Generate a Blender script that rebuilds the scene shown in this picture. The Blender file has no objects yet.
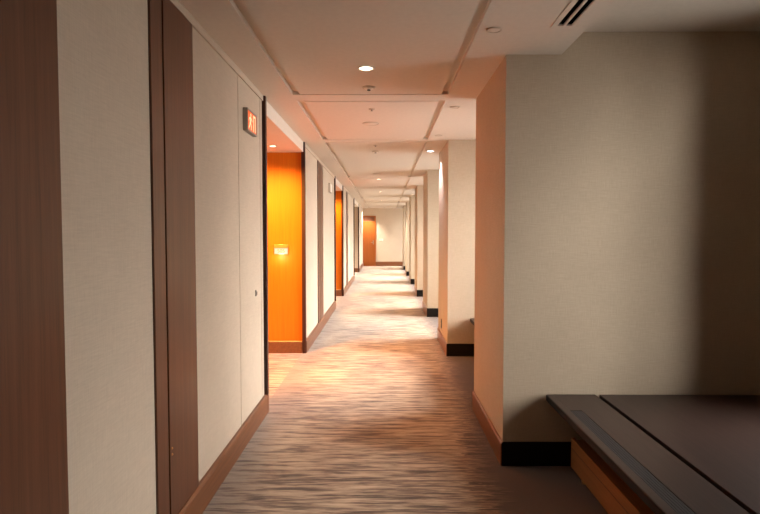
import bpy, bmesh, math, random
from mathutils import Vector
random.seed(7)
sc = bpy.context.scene
COL = sc.collection
R = math.radians

# ------------------------------------------------------------------ camera, world, exposure
EYE = 1.45
cam_data = bpy.data.cameras.new('camera'); cam_data.sensor_width = 36.0; cam_data.lens = 36.0 * 560 / 760
cam_data.clip_start = 0.05
cam = bpy.data.objects.new('camera', cam_data); COL.objects.link(cam)
cam.location = (0, 0, EYE); cam.rotation_euler = (R(90 - 2.454), 0, R(0.51))
sc.camera = cam
sc.view_settings.view_transform = 'Standard'; sc.view_settings.look = 'None'
sc.view_settings.gamma = 1.0; sc.view_settings.use_curve_mapping = False
sc.view_settings.exposure = 0.0
cy = sc.cycles
cy.use_denoising = True
cy.max_bounces = 10; cy.diffuse_bounces = 6; cy.glossy_bounces = 3; cy.transparent_max_bounces = 12
cy.caustics_reflective = False; cy.caustics_refractive = False
cy.sample_clamp_indirect = 6.0

SKY = 29.0
w = bpy.data.worlds.new('overcast_sky'); sc.world = w; w.use_nodes = True
bg = w.node_tree.nodes['Background']; bg.inputs[0].default_value = (1.0, 0.95, 0.88, 1); bg.inputs[1].default_value = SKY
_nt = w.node_tree; _tc = _nt.nodes.new('ShaderNodeTexCoord'); _sp = _nt.nodes.new('ShaderNodeSeparateXYZ'); _rm = _nt.nodes.new('ShaderNodeMapRange')
_nt.links.new(_tc.outputs['Generated'], _sp.inputs[0]); _nt.links.new(_sp.outputs['Z'], _rm.inputs['Value'])      # overcast: brighter overhead, dull ground
_rm.inputs['From Min'].default_value = -0.15; _rm.inputs['From Max'].default_value = 0.9
_rm.inputs['To Min'].default_value = 0.30 * SKY; _rm.inputs['To Max'].default_value = 2.3 * SKY
_nt.links.new(_rm.outputs['Result'], bg.inputs[1])

# ------------------------------------------------------------------ the plan of the place (metres, corridor runs along +y)
XL = -0.97            # left wall face
XR = 0.735            # pillar face towards the corridor
XW = 2.42             # window wall face
ZC = 2.53             # corridor ceiling
ZP = 2.664            # ceiling pocket along the windows
ZS = 2.41             # soffit of the side lobbies
YB, YE = -2.5, 24.55  # wall behind the camera, end wall
LOBBY = [(4.48, 6.71), (10.74, 12.84), (17.3, 20.7)]
PIL = [3.45 + 3.1 * k for k in range(7)]
PL = 1.13
BAYS = [(2.35, 3.04)] + [(PIL[k] + PL, PIL[k + 1]) for k in range(6)] + [(PIL[6] + PL, YE)]  # nearest bay's unseen window opening is sized and placed for its daylight

def portal(y0, y1):
    d = bpy.data.lights.new('window_portal', 'AREA'); d.shape = 'RECTANGLE'; d.size = 2.0; d.size_y = y1 - y0
    d.cycles.is_portal = True
    o = bpy.data.objects.new('window_portal', d); COL.objects.link(o)
    o.location = (XW + 0.16, (y0 + y1) / 2, 1.55); o.rotation_euler = (0, R(90), 0)
for a, b in BAYS: portal(a, b)

# ------------------------------------------------------------------ materials
def new_mat(name):
    m = bpy.data.materials.new(name); m.use_nodes = True
    nt = m.node_tree; b = nt.nodes['Principled BSDF']
    return m, nt, b
def node(nt, t, **kw):
    n = nt.nodes.new(t)
    for k, v in kw.items(): setattr(n, k, v)
    return n
def coords(nt, scale=(1, 1, 1)):
    tc = node(nt, 'ShaderNodeTexCoord'); mp = node(nt, 'ShaderNodeMapping')
    mp.inputs['Scale'].default_value = scale
    nt.links.new(tc.outputs['Object'], mp.inputs['Vector']); return mp.outputs['Vector']
def noise(nt, vec, scale, detail=3, rough=0.55):
    n = node(nt, 'ShaderNodeTexNoise'); n.inputs['Scale'].default_value = scale
    n.inputs['Detail'].default_value = detail; n.inputs['Roughness'].default_value = rough
    nt.links.new(vec, n.inputs['Vector']); return n.outputs['Fac']
def ramp(nt, fac, stops):
    r = node(nt, 'ShaderNodeValToRGB'); e = r.color_ramp.elements
    while len(e) < len(stops): e.new(0.5)
    for el, (p, c) in zip(e, stops): el.position = p; el.color = (*c, 1)
    nt.links.new(fac, r.inputs['Fac']); return r.outputs['Color']
def bump(nt, b, fac, strength, dist=0.002):
    n = node(nt, 'ShaderNodeBump'); n.inputs['Strength'].default_value = strength; n.inputs['Distance'].default_value = dist
    nt.links.new(fac, n.inputs['Height']); nt.links.new(n.outputs['Normal'], b.inputs['Normal'])
def math_n(nt, op, a, c=None, clamp=False):
    n = node(nt, 'ShaderNodeMath', operation=op, use_clamp=clamp)
    for i, v in enumerate((a, c)):
        if v is None: continue
        if isinstance(v, (int, float)): n.inputs[i].default_value = v
        else: nt.links.new(v, n.inputs[i])
    return n.outputs[0]
def mixc(nt, fac, a, c):
    n = node(nt, 'ShaderNodeMix', data_type='RGBA')
    for s, v in ((n.inputs['Factor'], fac), (n.inputs['A'], a), (n.inputs['B'], c)):
        if isinstance(v, tuple): s.default_value = (*v, 1)
        elif isinstance(v, (int, float)): s.default_value = v
        else: nt.links.new(v, s)
    return n.outputs['Result']

def fabric(name, c1, c2, rough=0.9):           # woven wall covering: fine crossing threads
    m, nt, b = new_mat(name)
    v1 = coords(nt, (260, 260, 14)); v2 = coords(nt, (16, 16, 260)); v3 = coords(nt, (1, 1, 1))
    n1 = noise(nt, v1, 1, 2); n2 = noise(nt, v2, 1, 2); n3 = noise(nt, v3, 3.5, 3)
    s = math_n(nt, 'ADD', math_n(nt, 'MULTIPLY', math_n(nt, 'ADD', n1, n2), 0.4), math_n(nt, 'MULTIPLY', n3, 0.2))
    nt.links.new(ramp(nt, s, [(0.36, c2), (0.64, c1)]), b.inputs['Base Color'])
    b.inputs['Roughness'].default_value = rough; b.inputs['Specular IOR Level'].default_value = 0.2
    bump(nt, b, math_n(nt, 'ADD', n1, n2), 0.25, 0.001)
    return m
def wood(name, c1, c2, rough=0.42, axis='z', spec=0.4):
    m, nt, b = new_mat(name)
    sc3 = {'z': (55, 55, 1.6), 'y': (55, 1.6, 55), 'x': (1.6, 55, 55)}[axis]
    v = coords(nt, sc3); n1 = noise(nt, v, 1, 5, 0.6)
    sc4 = tuple(3.5 * s for s in sc3); n2 = noise(nt, coords(nt, sc4), 1, 2)
    s = math_n(nt, 'ADD', math_n(nt, 'MULTIPLY', n1, 0.7), math_n(nt, 'MULTIPLY', n2, 0.3))
    nt.links.new(ramp(nt, s, [(0.33, c2), (0.5, tuple((a + d) / 2 for a, d in zip(c1, c2))), (0.66, c1)]), b.inputs['Base Color'])
    b.inputs['Roughness'].default_value = rough; b.inputs['Specular IOR Level'].default_value = spec
    bump(nt, b, s, 0.12, 0.001)
    return m
def plain(name, c, rough=0.6, metal=0.0, spec=0.4, var=0.06):
    m, nt, b = new_mat(name)
    n = noise(nt, coords(nt), 30, 3)
    lo = tuple(x * (1 - var) for x in c); hi = tuple(min(1, x * (1 + var)) for x in c)
    nt.links.new(ramp(nt, n, [(0.35, lo), (0.65, hi)]), b.inputs['Base Color'])
    b.inputs['Roughness'].default_value = rough; b.inputs['Metallic'].default_value = metal
    b.inputs['Specular IOR Level'].default_value = spec
    return m
def glow(name, c, strength):
    m, nt, b = new_mat(name)
    b.inputs['Base Color'].default_value = (*[x * 0.12 for x in c], 1); b.inputs['Roughness'].default_value = 0.5
    b.inputs['Emission Color'].default_value = (*c, 1); b.inputs['Emission Strength'].default_value = strength
    return m

M = {}
M['wall'] = fabric('cream_woven_wallcovering', (0.60, 0.51, 0.41), (0.51, 0.43, 0.345))
M['pillar'] = fabric('oatmeal_woven_wallcovering', (0.55, 0.455, 0.345), (0.46, 0.375, 0.28))
M['amber'] = wood('amber_veneer', (0.60, 0.19, 0.009), (0.50, 0.15, 0.006), 0.5, 'z', 0.25)
M['paint'] = plain('warm_white_paint', (0.69, 0.63, 0.56), 0.85, spec=0.2, var=0.02)
M['base'] = wood('brown_baseboard_wood', (0.22, 0.085, 0.035), (0.13, 0.045, 0.018), 0.33, 'y', 0.5)
M['panel'] = wood('walnut_panel_wood', (0.14, 0.054, 0.028), (0.075, 0.028, 0.014), 0.34, 'z', 0.5)
M['trim'] = wood('dark_stained_trim_wood', (0.05, 0.014, 0.006), (0.03, 0.008, 0.004), 0.5, 'z')
M['black'] = wood('black_stained_wood', (0.010, 0.007, 0.006), (0.006, 0.005, 0.004), 0.55, 'x', 0.2)
M['bench'] = wood('dark_espresso_wood', (0.042, 0.024, 0.019), (0.022, 0.012, 0.010), 0.38, 'y')
M['inlay'] = plain('charcoal_grille_metal', (0.035, 0.033, 0.038), 0.45, 0.3)
M['oak'] = wood('honey_brown_wood', (0.36, 0.16, 0.06), (0.25, 0.10, 0.035), 0.5, 'y')
M['doorwood'] = wood('chestnut_door_wood', (0.34, 0.095, 0.014), (0.24, 0.062, 0.008), 0.45, 'z')
M['gap'] = plain('shadow_gap_black', (0.006, 0.005, 0.005), 0.8, spec=0.1)
M['metal'] = plain('brushed_grey_metal', (0.30, 0.28, 0.26), 0.4, 0.6)
M['frame'] = plain('dark_bronze_aluminium', (0.06, 0.055, 0.05), 0.45, 0.5)
M['brass'] = plain('brass', (0.75, 0.50, 0.25), 0.3, 1.0)
M['white'] = plain('white_plastic', (0.80, 0.76, 0.70), 0.5, var=0.02)
M['cover'] = plain('ceiling_toned_plastic', (0.55, 0.48, 0.40), 0.55, var=0.02)
M['dark'] = plain('dark_plastic', (0.012, 0.011, 0.010), 0.4)
M['lamp'] = glow('warm_lamp_lens', (1.0, 0.80, 0.55), 9.0)
M['lampcool'] = glow('cool_lamp_lens', (0.92, 0.94, 1.0), 9.0)
M['exit'] = glow('orange_backlit_face', (0.9, 0.13, 0.012), 0.95)
M['exitmark'] = glow('pale_backlit_mark', (1.0, 0.72, 0.42), 1.1)
M['signface'] = glow('ivory_backlit_face', (1.0, 0.76, 0.52), 0.9)
M['signmark'] = glow('yellow_backlit_mark', (1.0, 0.52, 0.05), 0.75)

def make_carpet():
    m, nt, b = new_mat('streaked_carpet')
    tc = node(nt, 'ShaderNodeTexCoord'); sep = node(nt, 'ShaderNodeSeparateXYZ')
    nt.links.new(tc.outputs['Object'], sep.inputs[0])
    X = sep.outputs['X']
    st1 = noise(nt, coords(nt, (2.6, 24, 1)), 1.0, 4, 0.6)         # broad cross streaks
    st2 = noise(nt, coords(nt, (6.0, 70, 1)), 1.0, 3, 0.6)         # fine cross streaks
    big = noise(nt, coords(nt, (0.9, 0.7, 1)), 1.0, 2)             # large drifts
    pile = noise(nt, coords(nt, (1, 1, 1)), 420, 2)
    s = math_n(nt, 'ADD', math_n(nt, 'MULTIPLY', st1, 0.46), math_n(nt, 'MULTIPLY', st2, 0.34))
    s = math_n(nt, 'ADD', s, math_n(nt, 'MULTIPLY', big, 0.20))
    # the woven design darkens into ragged borders along both sides
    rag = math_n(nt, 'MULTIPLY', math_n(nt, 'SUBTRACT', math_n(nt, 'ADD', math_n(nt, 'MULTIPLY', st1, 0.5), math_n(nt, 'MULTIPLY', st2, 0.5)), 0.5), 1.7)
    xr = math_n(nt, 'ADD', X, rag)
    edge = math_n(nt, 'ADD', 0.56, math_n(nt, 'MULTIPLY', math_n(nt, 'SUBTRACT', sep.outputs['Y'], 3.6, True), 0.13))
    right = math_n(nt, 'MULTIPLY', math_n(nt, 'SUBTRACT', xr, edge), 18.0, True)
    xl = math_n(nt, 'SUBTRACT', rag, X)
    left = math_n(nt, 'MULTIPLY', math_n(nt, 'MULTIPLY', math_n(nt, 'SUBTRACT', xl, 0.78), 9.0, True), 0.75)
    inn = math_n(nt, 'LESS_THAN', X, -1.0)
    left = math_n(nt, 'MULTIPLY', left, math_n(nt, 'SUBTRACT', 1.0, inn))
    col = ramp(nt, s, [(0.42, (0.095, 0.058, 0.043)), (0.475, (0.24, 0.16, 0.115)), (0.515, (0.42, 0.31, 0.215)), (0.60, (0.62, 0.48, 0.34))])
    col = mixc(nt, left, col, (0.24, 0.19, 0.155))
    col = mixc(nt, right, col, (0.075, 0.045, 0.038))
    dk = math_n(nt, 'ADD', 0.86, math_n(nt, 'MULTIPLY', pile, 0.28))
    mul = node(nt, 'ShaderNodeVectorMath', operation='SCALE'); nt.links.new(col, mul.inputs[0]); nt.links.new(dk, mul.inputs['Scale'])
    nt.links.new(mul.outputs[0], b.inputs['Base Color'])
    b.inputs['Roughness'].default_value = 0.95; b.inputs['Specular IOR Level'].default_value = 0.1
    b.inputs['Sheen Weight'].default_value = 0.3
    bump(nt, b, pile, 0.5, 0.003)
    return m
M['carpet'] = make_carpet()
def make_glass():
    m = bpy.data.materials.new('clear_window_glass'); m.use_nodes = True; nt = m.node_tree
    nt.nodes.remove(nt.nodes['Principled BSDF']); out = nt.nodes['Material Output']
    t = node(nt, 'ShaderNodeBsdfTransparent'); g = node(nt, 'ShaderNodeBsdfGlossy'); g.inputs['Roughness'].default_value = 0.02
    f = node(nt, 'ShaderNodeFresnel'); f.inputs['IOR'].default_value = 1.45
    x = node(nt, 'ShaderNodeMixShader')
    nt.links.new(f.outputs[0], x.inputs[0]); nt.links.new(t.outputs[0], x.inputs[1]); nt.links.new(g.outputs[0], x.inputs[2])
    nt.links.new(x.outputs[0], out.inputs['Surface'])
    return m
M['glass'] = make_glass()

# ------------------------------------------------------------------ mesh helpers
def bm_new(): return bmesh.new()
def box(bm, x0, x1, y0, y1, z0, z1, bev=0.0, seg=2):
    t = bmesh.new(); bmesh.ops.create_cube(t, size=1.0)
    for v in t.verts:
        v.co = Vector(((x0 + x1) / 2 + v.co.x * (x1 - x0), (y0 + y1) / 2 + v.co.y * (y1 - y0), (z0 + z1) / 2 + v.co.z * (z1 - z0)))
    if bev > 0: bmesh.ops.bevel(t, geom=t.edges[:], offset=bev, segments=seg, affect='EDGES', profile=0.6)
    me = bpy.data.meshes.new('tmp'); t.to_mesh(me); t.free(); bm.from_mesh(me); bpy.data.meshes.remove(me)
def lathe(bm, prof, n=32):                       # prof: list of (radius, z) revolved about z
    rings = []
    for r, z in prof:
        if r < 1e-6: rings.append([bm.verts.new((0, 0, z))])
        else: rings.append([bm.verts.new((r * math.cos(2 * math.pi * k / n), r * math.sin(2 * math.pi * k / n), z)) for k in range(n)])
    for a, c in zip(rings, rings[1:]):
        for k in range(n):
            k2 = (k + 1) % n
            if len(a) == 1 and len(c) == 1: continue
            if len(a) == 1: bm.faces.new((a[0], c[k], c[k2]))
            elif len(c) == 1: bm.faces.new((a[k], a[k2], c[0]))
            else: bm.faces.new((a[k], a[k2], c[k2], c[k]))
def prism(bm, pts, axis, a0, a1):                # extrude a 2-D outline along an axis
    def put(p, a):
        return {'x': (a, p[0], p[1]), 'y': (p[0], a, p[1]), 'z': (p[0], p[1], a)}[axis]
    lo = [bm.verts.new(put(p, a0)) for p in pts]; hi = [bm.verts.new(put(p, a1)) for p in pts]
    n = len(pts)
    bm.faces.new(lo); bm.faces.new(hi[::-1])
    for k in range(n): bm.faces.new((lo[k], hi[k], hi[(k + 1) % n], lo[(k + 1) % n]))
def obj(name, bm, mat, parent=None, smooth=False):
    bmesh.ops.recalc_face_normals(bm, faces=bm.faces[:])
    me = bpy.data.meshes.new(name); bm.to_mesh(me); bm.free()
    if smooth:
        for p in me.polygons: p.use_smooth = True
        me.set_sharp_from_angle(angle=R(35))
    me.materials.append(mat)
    o = bpy.data.objects.new(name, me); COL.objects.link(o)
    if parent is not None: o.parent = parent
    return o
def struct(name, bm, mat, parent=None):
    o = obj(name, bm, mat, parent)
    if parent is None: o['kind'] = 'structure'
    return o
def sbox(name, mat, *a, bev=0.0, parent=None):
    bm = bm_new(); box(bm, *a, bev=bev); return struct(name, bm, mat, parent)
def thing(name, label, cat, loc, group=None, rot=(0, 0, 0)):
    o = bpy.data.objects.new(name, None); COL.objects.link(o); o.empty_display_size = 0.1
    o.location = loc; o.rotation_euler = rot; o['label'] = label; o['category'] = cat
    if group: o['group'] = group
    return o
def tag(o, label, cat, group=None):
    o['label'] = label; o['category'] = cat
    if group: o['group'] = group
    return o
def dup(root, loc, label, group=None):
    r = root.copy(); COL.objects.link(r); r.location = loc; r['label'] = label
    if group: r['group'] = group
    for ch in list(root.children):
        c = ch.copy(); COL.objects.link(c); c.parent = r
        for g in ch.children:
            d = g.copy(); COL.objects.link(d); d.parent = c
    return r

# ------------------------------------------------------------------ floor and ceiling
bm = bm_new(); box(bm, -3.0, XW + 0.15, YB - 0.1, YE + 0.1, -0.06, 0.0); struct('floor', bm, M['carpet'])

CH_L, CH_R = (-0.725, -0.665), (0.44, 0.495)
MODS = [(-2.3, 4.43), (4.63, 6.52), (6.74, 10.9), (11.1, 13.4), (13.6, 17.3), (17.5, 19.9), (20.1, 24.4)]
VENT = (0.868, 0.995, 1.2, 3.0)
def ceil_z(x, y):
    if x > 1.068: return ZP
    if VENT[0] < x < VENT[1] and VENT[2] < y < VENT[3]: return ZC + 0.12
    for a, b in MODS:
        if a < y < b:
            if CH_L[0] < x < CH_L[1] or CH_R[0] < x < CH_R[1]: return ZC + 0.028
            if CH_L[0] < x < CH_R[1] and (y - a < 0.022 or b - y < 0.022): return ZC + 0.016
    return ZC
def step_field(xs, ys, zf):
    bm = bm_new(); nx, ny = len(xs) - 1, len(ys) - 1
    Z = [[zf((xs[i] + xs[i + 1]) / 2, (ys[j] + ys[j + 1]) / 2) for j in range(ny)] for i in range(nx)]
    V = {}
    def v(x, y, z):
        k = (round(x, 5), round(y, 5), round(z, 5))
        if k not in V: V[k] = bm.verts.new(k)
        return V[k]
    for i in range(nx):
        for j in range(ny):
            z = Z[i][j]
            bm.faces.new((v(xs[i], ys[j], z), v(xs[i], ys[j + 1], z), v(xs[i + 1], ys[j + 1], z), v(xs[i + 1], ys[j], z)))
            if i + 1 < nx and Z[i + 1][j] != z:
                q = Z[i + 1][j]; x = xs[i + 1]
                bm.faces.new((v(x, ys[j], z), v(x, ys[j + 1], z), v(x, ys[j + 1], q), v(x, ys[j], q)))
            if j + 1 < ny and Z[i][j + 1] != z:
                q = Z[i][j + 1]; y = ys[j + 1]
                bm.faces.new((v(xs[i], y, z), v(xs[i + 1], y, z), v(xs[i + 1], y, q), v(xs[i], y, q)))
    return bm
xs = sorted({-1.1, *CH_L, *CH_R, VENT[0], VENT[1], 1.068, XW + 0.1})
ys = sorted({YB - 0.1, YE + 0.1, VENT[2], VENT[3], *[a for m_ in MODS for a in m_], *[m_[0] + 0.022 for m_ in MODS], *[m_[1] - 0.022 for m_ in MODS]})
bm = step_field(xs, ys, ceil_z)
box(bm, -1.1, XW + 0.1, YB - 0.1, YE + 0.1, ZP + 0.06, ZP + 0.12)
ceiling = struct('ceiling', bm, M['paint'])

# ------------------------------------------------------------------ left side: wall lengths, lobbies, trims
SEG = []
y = YB
for a, b in LOBBY: SEG.append((y, a)); y = b
SEG.append((y, YE))
BH = 0.15
ntrim = 0
def trim(mat, *a, bev=0.0):
    global ntrim
    ntrim += 1
    return sbox('trim_%d' % ntrim, mat, *a, bev=bev)
def profile_base(x_wall, out, y0, y1):           # skirting along y with a small chamfer on top; out = signed thickness
    bm = bm_new()
    prism(bm, [(x_wall, 0), (x_wall + out, 0), (x_wall + out, BH - 0.012), (x_wall + out * 0.6, BH), (x_wall, BH)], 'y', y0, y1)
    return bm
for i, (a, b) in enumerate(SEG):
    sbox('wall_left', M['wall'], XL - 0.13, XL, a + (0.12 if i else 0), b, 0, ZC + 0.06)
    struct('baseboard_left', profile_base(XL, 0.026, a, b - 0.0), M['base'])
    trim(M['wall'], XL, XL + 0.012, a, b, ZC - 0.042, ZC, bev=0.003)                 # flat cornice strip
for i, (a, b) in enumerate(LOBBY):
    am = M['amber'] if i < 2 else M['wall']
    sbox('wall_lobby_near', M['wall'], -2.8, XL - 0.13, a - 0.12, a, 0, ZC + 0.06)
    sbox('wall_lobby_far', am, -2.8, XL, b, b + 0.12, 0, ZC + 0.06)
    sbox('wall_lobby_back', am, -2.95, -2.8, a - 0.12, b + 0.12, 0, ZC + 0.06)
    sbox('ceiling_lobby', M['paint'], -2.8, XL, a, b, ZS, ZC + 0.05)
    sbox('wall_left', M['wall'], XL, XL + 0.002, b + 0.03, b + 0.12, BH, ZC - 0.042)
    bm = bm_new(); prism(bm, [(b, 0), (b - 0.022, 0), (b - 0.022, BH - 0.012), (b - 0.012, BH), (b, BH)], 'x', -2.8, XL - 0.03)
    struct('baseboard_lobby', bm, M['base'])
    trim(M['trim'], XL - 0.10, XL + 0.028, a - 0.034, a + 0.012, BH, ZC, bev=0.002)     # dark corner posts
    trim(M['trim'], XL - 0.025, XL + 0.018, b - 0.028, b + 0.03, 0, ZC, bev=0.002)
    sbox('baseboard_corner', M['base'], XL - 0.10, XL + 0.027, a - 0.03, a + 0.014, 0, BH)

# narrow walnut cupboard doors let into the left wall
def slim_door(n, y0, ys_, y1, studs=False):
    root = bpy.data.objects.new('door_%d' % n, None); COL.objects.link(root); root['kind'] = 'structure'
    root.location = (XL, y0, 0); root.empty_display_size = 0.1
    L = y1 - y0; s = ys_ - y0
    def pb(name, mat, *a, bev=0.0):
        bm = bm_new(); box(bm, *a, bev=bev); return obj(name, bm, mat, root)
    z1 = ZC - 0.042
    pb('jamb', M['panel'], -0.01, 0.010, 0.0, s - 0.009, BH - 0.004, z1, bev=0.002)
    pb('shadow_gap', M['gap'], -0.01, 0.002, s - 0.009, s + 0.006, BH, z1)
    leaf = pb('leaf', M['panel'], -0.01, 0.010, s + 0.006, L, BH - 0.004, z1, bev=0.002)
    if studs:
        for z in (0.452, 0.480):
            bm = bm_new(); lathe(bm, [(0, 0.004), (0.004, 0.0035), (0.0055, 0.0015), (0.0055, 0)], 16)
            for v in bm.verts: v.co = Vector((0.010 + v.co.z, s + 0.028 + v.co.x, z + v.co.y))
            obj('stud', bm, M['brass'], leaf, True)
    return root
slim_door(2, 2.32, 2.45, 2.83, True)
slim_door(3, 0.95, 1.2, 1.66)
slim_door(4, 8.05, 8.30, 8.72)
slim_door(5, 14.0, 14.2, 14.6)
# thin vertical joints in the wall covering
for y in (3.72, 4.36): trim(M['wall'], XL, XL + 0.0025, y, y + 0.006, BH, ZC - 0.042)

# ------------------------------------------------------------------ right side: pillars, window wall
sbox('wall_right', M['pillar'], XW, XW + 0.14, YB, YE, 0, 0.46)
sbox('wall_right', M['paint'], XW, XW + 0.14, YB, YE, 2.56, ZP + 0.12)
sbox('wall_right', M['pillar'], XW, XW + 0.14, YB, BAYS[0][0], 0.46, 2.56)
sbox('wall_right', M['pillar'], XW, XW + 0.14, BAYS[0][1], PIL[0], 0.46, 2.56)
for k, p in enumerate(PIL):
    bm = bm_new(); box(bm, XR, XW + 0.14, p, p + PL, 0, ZP + 0.05)
    o = struct('pillar', bm, M['pillar'])
    bm = bm_new(); prism(bm, [(XR, 0), (XR - 0.014, 0), (XR - 0.014, BH - 0.012), (XR - 0.008, BH), (XR, BH)], 'y', p - 0.012, p + PL)
    struct('baseboard', bm, M['base'], o)
    bm = bm_new(); box(bm, XR - 0.008, XW, p - 0.014, p, 0, BH, bev=0.003)
    struct('baseboard_front', bm, M['black'], o)
for k, (a, b) in enumerate(BAYS):
    root = bpy.data.objects.new('window_%d' % (k + 1), None); COL.objects.link(root); root['kind'] = 'structure'
    root.location = (XW + 0.07, (a + b) / 2, 0.46); root.empty_display_size = 0.1
    L = (b - a) / 2; H = 2.10
    bm = bm_new()
    for (y0, y1, z0, z1) in ((-L, L, 0, 0.06), (-L, L, H - 0.06, H), (-L, -L + 0.05, 0.06, H - 0.06), (L - 0.05, L, 0.06, H - 0.06), (-0.025, 0.025, 0.06, H - 0.06)):
        box(bm, -0.035, 0.035, y0, y1, z0, z1, bev=0.004)
    obj('window_frame', bm, M['frame'], root)
    for y0, y1 in ((-L + 0.05, -0.025), (0.025, L - 0.05)):
        bm = bm_new(); box(bm, -0.004, 0.004, y0, y1, 0.06, H - 0.06); obj('pane', bm, M['glass'], root)

# ------------------------------------------------------------------ ends of the corridor
sbox('wall_back', M['wall'], -1.1, XW + 0.14, YB - 0.12, YB, 0, ZP + 0.12)
sbox('wall_end', M['wall'], -1.1, XW + 0.14, YE, YE + 0.12, 0, ZP + 0.12)
bm = bm_new(); prism(bm, [(YE, 0), (YE - 0.02, 0), (YE - 0.02, BH + 0.03), (YE - 0.012, BH + 0.045), (YE, BH + 0.045)], 'x', -0.40, XW)
struct('baseboard_end', bm, M['base'])
root = bpy.data.objects.new('door_1', None); COL.objects.link(root); root['kind'] = 'structure'
root.location = (-0.70, YE, 0)
def pb(name, mat, *a, bev=0.0, parent=root):
    bm = bm_new(); box(bm, *a, bev=bev); return obj(name, bm, mat, parent)
bm = bm_new()
box(bm, -0.30, -0.25, -0.04, 0, 0, 2.20, bev=0.004); box(bm, 0.24, 0.30, -0.04, 0, 0, 2.20, bev=0.004); box(bm, -0.25, 0.24, -0.04, 0, 2.16, 2.20, bev=0.004)
obj('door_frame', bm, M['doorwood'], root)
pb('transom', M['panel'], -0.25, 0.24, -0.02, 0, 1.97, 2.16)
leaf = pb('leaf', M['doorwood'], -0.25, 0.24, -0.026, 0, 0.005, 1.96, bev=0.003)
bm = bm_new(); box(bm, 0.17, 0.20, -0.032, -0.024, 0.95, 1.13, bev=0.002); box(bm, 0.09, 0.19, -0.07, -0.055, 1.03, 1.05, bev=0.004); box(bm, 0.178, 0.192, -0.06, -0.03, 1.032, 1.048)
obj('handle', bm, M['metal'], leaf)

# ------------------------------------------------------------------ window benches
def bench(y0, y1, label, inlay_to=None):
    t = thing('window_bench', label, 'bench', (1.0, y0, 0), 'window benches between the pillars')
    L = y1 - y0; W = XW - 1.0 - 0.005; z1 = 0.453; zt = 0.036
    e = inlay_to - y0 if inlay_to else L - 0.33
    bm = bm_new()
    bx = bm_new(); box(bx, -0.003, 0.0, 0.0, L, z1 - zt, z1 - 0.004); obj('edge_band', bx, M['black'], t)
    # top board with a slot cut for the metal strip
    s0 = 0.25
    box(bm, 0, 0.042, 0.0, L, z1 - zt, z1, bev=0.003)
    box(bm, 0.042, 0.108, e, L, z1 - zt, z1); box(bm, 0.042, 0.108, 0, s0, z1 - zt, z1)
    box(bm, 0.042, 0.108, s0, e, z1 - zt, z1 - 0.006)
    box(bm, 0.108, 0.298, 0, L, z1 - zt, z1)
    obj('seat_board', bm, M['bench'], t)
    bm = bm_new()
    n = 5
    for k in range(n):
        x = 0.044 + k * 0.0125; box(bm, x, x + 0.0095, s0 + 0.002, e - 0.002, z1 - 0.006, z1 - 0.001)
    obj('metal_strip', bm, M['inlay'], t)
    bm = bm_new(); box(bm, 0.325, W, 0, L, z1 - zt, z1, bev=0.003); obj('rear_board', bm, M['bench'], t)
    bm = bm_new(); box(bm, 0.006, 0.30, 0.0, L, z1 - zt - 0.012, z1 - zt); obj('underside', bm, M['black'], t)
    bm = bm_new(); box(bm, 0.55, 0.60, 0, L, 0, z1 - zt); obj('back_panel', bm, M['black'], t)
    for yy in (0.0, L - 0.04):
        bm = bm_new(); box(bm, 0.345, 0.55, yy, yy + 0.04, 0, z1 - zt, bev=0.002); obj('support', bm, M['black'], t)
    return t
bench(0.9, 3.434, 'dark brown window bench with inset metal strip, in front of the nearest pillar', 3.12)
bench(PIL[0] + PL + 0.003, PIL[1] - 0.016, 'dark brown window bench behind the nearest pillar, only its corner showing')

# low wooden box under the near bench
t = thing('storage_box', 'low honey brown wooden box on small feet under the near dark bench', 'box', (1.137, 1.1, 0))
L = 2.28
bm = bm_new(); box(bm, 0.0, 0.022, 0, L, 0.022, 0.203, bev=0.003); fp = obj('front_panel', bm, M['oak'], t)
bm = bm_new(); box(bm, -0.002, 0.002, 0.02, L - 0.02, 0.140, 0.143); obj('groove', bm, M['panel'], fp)
bm = bm_new(); box(bm, 0.022, 0.38, 0, 0.02, 0.022, 0.185); box(bm, 0.022, 0.38, L - 0.02, L, 0.022, 0.185); box(bm, 0.36, 0.38, 0.02, L - 0.02, 0.022, 0.185); box(bm, 0.022, 0.36, 0.02, L - 0.02, 0.022, 0.04)
obj('carcass', bm, M['oak'], t)
bm = bm_new(); box(bm, 0.022, 0.38, 0, L, 0.172, 0.187); obj('lid', bm, M['oak'], t)
for x in (0.012, 0.36):
    for yy in (0.15, L - 0.19):
        bm = bm_new(); lathe(bm, [(0, 0), (0.010, 0), (0.011, 0.004), (0.013, 0.024), (0, 0.024)], 16)
        for v in bm.verts: v.co += Vector((x, yy, 0))
        obj('foot', bm, M['brass'], t, True)

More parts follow.
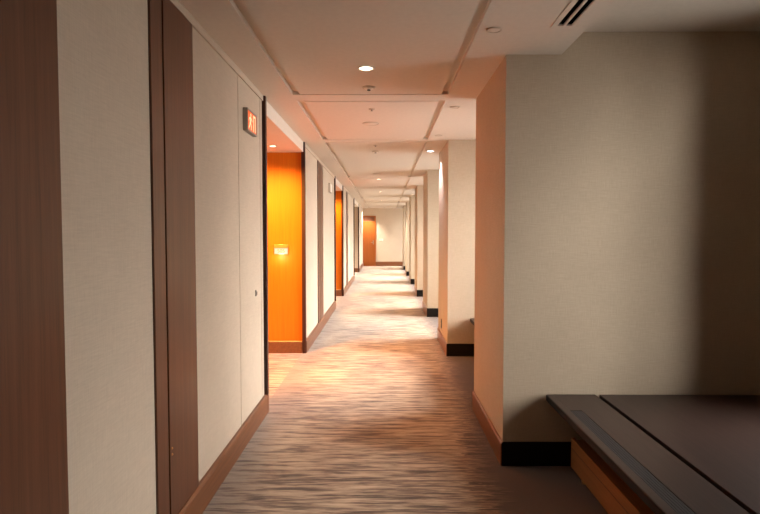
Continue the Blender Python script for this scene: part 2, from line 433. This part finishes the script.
# ------------------------------------------------------------------ ceiling fittings
def lamp(name, kind, loc, energy, color, size=R(95), blend=0.6, parent=None, rot=(0, 0, 0), radius=0.03):
    d = bpy.data.lights.new(name, 'SPOT'); d.energy = energy; d.color = color; d.spot_size = size; d.spot_blend = blend; d.shadow_soft_size = radius
    o = bpy.data.objects.new(name, d); COL.objects.link(o); o.location = loc; o.rotation_euler = rot
    if parent: o.parent = parent
    return o
WARM = (1.0, 0.60, 0.28); AMB = (1.0, 0.40, 0.07); NEU = (1.0, 0.84, 0.66)
def downlight(loc, label, energy, color, lens='lamp', r=0.045, size=R(100), rot=(0, 0, 0)):
    t = thing('ceiling_downlight', label, 'ceiling light', loc, 'recessed ceiling downlights')
    bm = bm_new(); lathe(bm, [(r, 0.0), (r + 0.013, 0.0), (r + 0.013, -0.004), (r + 0.004, -0.006), (r - 0.003, -0.003), (r, 0.0)]); obj('trim_ring', bm, M['white'], t, True)
    bm = bm_new(); lathe(bm, [(0, -0.0005), (r * 0.6, -0.0009), (r - 0.002, -0.0012), (r - 0.002, 0.0), (0, 0.0)]); obj('lens', bm, M[lens], t, True)
    lamp('downlight_beam', 'SPOT', (0, 0, -0.012), energy, color, size, 0.7, t, rot)
    return t
def detector(loc, label):
    t = thing('smoke_detector', label, 'smoke detector', loc, 'ceiling smoke detectors')
    bm = bm_new(); lathe(bm, [(0, 0), (0.048, 0), (0.048, -0.006), (0.042, -0.010), (0, -0.010)]); obj('base', bm, M['cover'], t, True)
    bm = bm_new(); lathe(bm, [(0.034, -0.010), (0.032, -0.015), (0.022, -0.019), (0, -0.020)]); obj('dome', bm, M['white'], t, True)
    bm = bm_new(); lathe(bm, [(0.0, -0.0195), (0.014, -0.0185), (0.012, -0.026), (0, -0.028)], 20)
    obj('sensor', bm, M['dark'], t, True)
    return t
def sprinkler(loc, label):
    t = thing('sprinkler_head', label, 'sprinkler', loc, 'ceiling sprinkler heads')
    bm = bm_new(); lathe(bm, [(0, 0), (0.028, 0), (0.027, -0.004), (0.012, -0.006), (0, -0.006)]); obj('escutcheon', bm, M['cover'], t, True)
    bm = bm_new(); lathe(bm, [(0.008, -0.005), (0.008, -0.010), (0.005, -0.012), (0.005, -0.016), (0.012, -0.017), (0.012, -0.019), (0, -0.019)], 20); obj('nozzle', bm, M['metal'], t, True)
    return t
def disc(loc, r, label):
    t = thing('ceiling_disc', label, 'ceiling disc', loc, 'flat round covers on the ceiling')
    bm = bm_new(); lathe(bm, [(r, 0), (r + 0.008, -0.001), (r + 0.008, -0.005), (r, -0.007), (r - 0.004, -0.004), (r - 0.004, 0)]); obj('rim', bm, M['cover'], t, True)
    bm = bm_new(); lathe(bm, [(0, -0.006), (r - 0.010, -0.006), (r - 0.004, -0.003), (r - 0.004, 0), (0, 0)]); obj('plate', bm, M['paint'], t, True)
    return t
downlight((-0.125, 3.72, ZC), 'lit round downlight nearest the camera, in the middle of the ceiling', 20, NEU)
downlight((-0.125, 11.3, ZC), 'lit round downlight far along the middle of the ceiling, beyond the small dark detector', 130, NEU)
downlight((-0.12, 14.7, ZC), 'faint downlight in the middle of the far ceiling, third from the camera', 260, NEU)
downlight((-0.10, 18.9, ZC), 'faint downlight in the middle of the far ceiling, last before the end wall', 600, NEU, size=R(125))
downlight((0.60, 7.45, ZC), 'bright cool downlight in the ceiling close beside the second pillar', 80, (0.95, 0.84, 0.95), 'lampcool')
downlight((-1.24, 6.22, ZS), 'small lit downlight in the lobby soffit in front of the nearest amber wall', 120, AMB, r=0.034, size=R(150))
downlight((-1.24, 12.35, ZS), 'small lit downlight in the lobby soffit in front of the second amber wall', 250, AMB, r=0.034, size=R(150))
downlight((-0.80, 24.1, ZC), 'glowing downlight above the brown door at the far end', 420, NEU, r=0.05)
downlight((-1.65, 5.45, ZS), 'added unseen lobby lamp evening out the amber wall, behind the near left wall', 620, AMB, r=0.034, size=R(110), rot=(R(32), 0, 0))  # extra lamp out of view, added so the amber wall lights evenly
detector((-0.12, 4.2, ZC), 'round smoke detector with dark centre, just past the nearest lit downlight')
detector((-0.125, 7.45, ZC), 'smoke detector beyond the second cross groove of the ceiling, level with the second pillar')
detector((-0.03, 23.8, ZC), 'tiny smoke detector at the far end above the pale end wall')
sprinkler((-0.115, 4.93, ZC), 'small sprinkler head just beyond the first pair of ceiling cross grooves')
sprinkler((-0.118, 6.95, ZC), 'small sprinkler head just before the second smoke detector')
disc((-0.14, 5.57, ZC), 0.075, 'largest flat round cover, in the middle of the ceiling past the smoke detector')
disc((-0.14, 10.25, ZC), 0.07, 'flat round cover in the middle of the ceiling just before the far lit downlight')
disc((0.58, 3.03, ZC), 0.034, 'small round cover at the right of the ceiling before the nearest pillar')
disc((0.60, 4.86, ZC), 0.034, 'small round cover at the right of the ceiling beyond the nearest pillar front')
disc((0.59, 6.25, ZC), 0.034, 'small round cover at the right of the ceiling just before the second pillar')

t = thing('air_vent', 'long ceiling air vent with two black slots beside the right soffit edge', 'air vent', (VENT[0], VENT[2], ZC))
W = VENT[1] - VENT[0]; L = VENT[3] - VENT[2]
S = ((0.028, 0.060), (0.072, 0.104))
bm = bm_new()
for x0, x1 in ((0, S[0][0]), (S[0][1], S[1][0]), (S[1][1], W)): box(bm, x0, x1, 0, L, -0.003, 0.006)
for x0, x1 in S:
    box(bm, x0, x1, 0, 0.03, -0.003, 0.006); box(bm, x0, x1, L - 0.03, L, -0.003, 0.006)
obj('vent_frame', bm, M['paint'], t)
bm = bm_new(); box(bm, 0.003, W - 0.003, 0.003, L - 0.003, 0.10, 0.11)
for x0, x1 in ((0.003, 0.012), (W - 0.012, W - 0.003), (S[0][1] + 0.002, S[1][0] - 0.002)): box(bm, x0, x1, 0.003, L - 0.003, 0.006, 0.10)
box(bm, 0.012, W - 0.012, 0.003, 0.012, 0.006, 0.10); box(bm, 0.012, W - 0.012, L - 0.012, L - 0.003, 0.006, 0.10)
obj('duct', bm, M['gap'], t)

# ------------------------------------------------------------------ wall fittings
# backlit exit sign on the left wall (face looks across the corridor)
t = thing('exit_sign', 'glowing orange exit sign in a grey frame high on the near left wall', 'exit sign', (XL, 3.85, 2.152))
D, L, H = 0.032, 0.28, 0.155
bm = bm_new(); box(bm, 0, D - 0.006, 0, L, 0, H, bev=0.003); obj('housing', bm, M['metal'], t)
bm = bm_new()
for (y0, y1, z0, z1) in ((0, L, 0, 0.012), (0, L, H - 0.012, H), (0, 0.012, 0.012, H - 0.012), (L - 0.012, L, 0.012, H - 0.012)):
    box(bm, D - 0.006, D, y0, y1, z0, z1)
obj('frame', bm, M['metal'], t)
bm = bm_new(); box(bm, D - 0.006, D - 0.002, 0.012, L - 0.012, 0.012, H - 0.012); face = obj('face', bm, M['exit'], t)
# running figure beside an open doorway
bm = bm_new()
X0, X1 = D - 0.002, D - 0.0005
def poly(pts): prism(bm, pts, 'x', X0, X1)
poly([(0.100 + 0.013 * math.cos(a * math.pi / 6), 0.122 + 0.011 * math.sin(a * math.pi / 6)) for a in range(12)])
poly([(0.072, 0.068), (0.100, 0.064), (0.112, 0.104), (0.086, 0.110)])
poly([(0.070, 0.070), (0.092, 0.066), (0.072, 0.040), (0.050, 0.020), (0.040, 0.030), (0.060, 0.048)])
poly([(0.084, 0.070), (0.104, 0.066), (0.122, 0.042), (0.118, 0.020), (0.104, 0.020), (0.106, 0.040)])
poly([(0.104, 0.104), (0.112, 0.094), (0.140, 0.078), (0.142, 0.088)])
poly([(0.086, 0.108), (0.090, 0.096), (0.062, 0.090), (0.050, 0.074), (0.044, 0.080), (0.058, 0.100)])
obj('running_figure', bm, M['exitmark'], face)
bm = bm_new()
for q in ([(0.170, 0.020), (0.186, 0.020), (0.186, 0.134), (0.170, 0.134)], [(0.186, 0.120), (0.224, 0.120), (0.224, 0.134), (0.186, 0.134)], [(0.224, 0.020), (0.240, 0.020), (0.240, 0.134), (0.224, 0.134)]): poly(q)
obj('doorway_mark', bm, M['exitmark'], face)

t = thing('wall_sign', 'thin grey edged pale sign high on the left wall before the second lobby', 'sign', (XL, 9.62, 2.152))
bm = bm_new(); box(bm, 0, 0.034, 0, 0.30, 0, 0.155, bev=0.003); obj('housing', bm, M['cover'], t)
bm = bm_new(); box(bm, 0.034, 0.036, 0.012, 0.288, 0.012, 0.143); obj('face', bm, M['white'], t)

t = thing('wall_stop', 'small dark oval metal fitting low on the near left wall by the black trim', 'wall fitting', (XL, 4.17, 1.0))
bm = bm_new(); lathe(bm, [(0, 0.012), (0.009, 0.011), (0.012, 0.007), (0.012, 0)], 20)
for v in bm.verts: v.co = Vector((v.co.z, v.co.x * 0.9, v.co.y * 2.0))
obj('plate', bm, M['metal'], t, True)
bm = bm_new(); box(bm, 0.011, 0.0135, -0.004, 0.004, -0.012, 0.012, bev=0.001); obj('slot', bm, M['dark'], t)

def outlet(loc, label):
    t = thing('wall_outlet', label, 'outlet', loc)
    bm = bm_new(); box(bm, -0.008, 0, -0.04, 0.04, -0.06, 0.06, bev=0.003); obj('plate', bm, M['frame'], t)
    bm = bm_new(); box(bm, -0.0095, -0.007, -0.02, 0.02, 0.008, 0.042, bev=0.001); box(bm, -0.0095, -0.007, -0.02, 0.02, -0.042, -0.008, bev=0.001); obj('socket', bm, M['dark'], t)
outlet((XR, 7.22, 0.28), 'small dark wall outlet low on the corridor face of the second pillar')

# backlit number sign on the amber lobby wall (faces the camera)
def number_sign(loc, label):
    t = thing('room_sign', label, 'sign', loc)
    bm = bm_new(); box(bm, -0.085, 0.085, -0.014, 0, -0.05, 0.065, bev=0.003); obj('plate', bm, M['brass'], t)
    bm = bm_new(); box(bm, -0.080, 0.080, -0.0165, -0.014, -0.045, 0.022); face = obj('face', bm, M['signface'], t)
    bm = bm_new(); box(bm, -0.080, 0.080, -0.0165, -0.014, 0.030, 0.060); obj('top_band', bm, M['signmark'], t)
    c = bpy.data.curves.new('digits', 'FONT'); c.body = '505'; c.size = 0.062; c.extrude = 0.001; c.align_x = 'CENTER'; c.align_y = 'CENTER'
    tmp = bpy.data.objects.new('tmp', c); COL.objects.link(tmp)
    dg = bpy.context.evaluated_depsgraph_get(); me = bpy.data.meshes.new_from_object(tmp.evaluated_get(dg))
    bpy.data.objects.remove(tmp)
    me.materials.clear(); me.materials.append(M['signmark'])
    o = bpy.data.objects.new('digits', me); COL.objects.link(o); o.parent = face
    o.location = (0, -0.0175, -0.012); o.rotation_euler = (R(90), 0, 0)
    d = bpy.data.lights.new('sign_glow', 'POINT'); d.energy = 1.1; d.color = (1.0, 0.86, 0.80); d.shadow_soft_size = 0.03
    g = bpy.data.objects.new('sign_glow', d); COL.objects.link(g); g.parent = t; g.location = (0.0, -0.09, -0.08)
    return t
number_sign((-1.245, LOBBY[0][1], 1.245), 'small glowing number sign on the nearest amber lobby wall')
t = thing('wall_plate', 'tiny white plate on the pale end wall beside the brown door', 'wall plate', (-0.17, YE, 1.15))
bm = bm_new(); box(bm, -0.09, 0.09, -0.012, 0, -0.05, 0.05, bev=0.003); obj('plate', bm, M['white'], t)
bm = bm_new(); box(bm, -0.03, 0.03, -0.015, -0.012, -0.03, 0.03, bev=0.001); obj('button', bm, M['signface'], t)
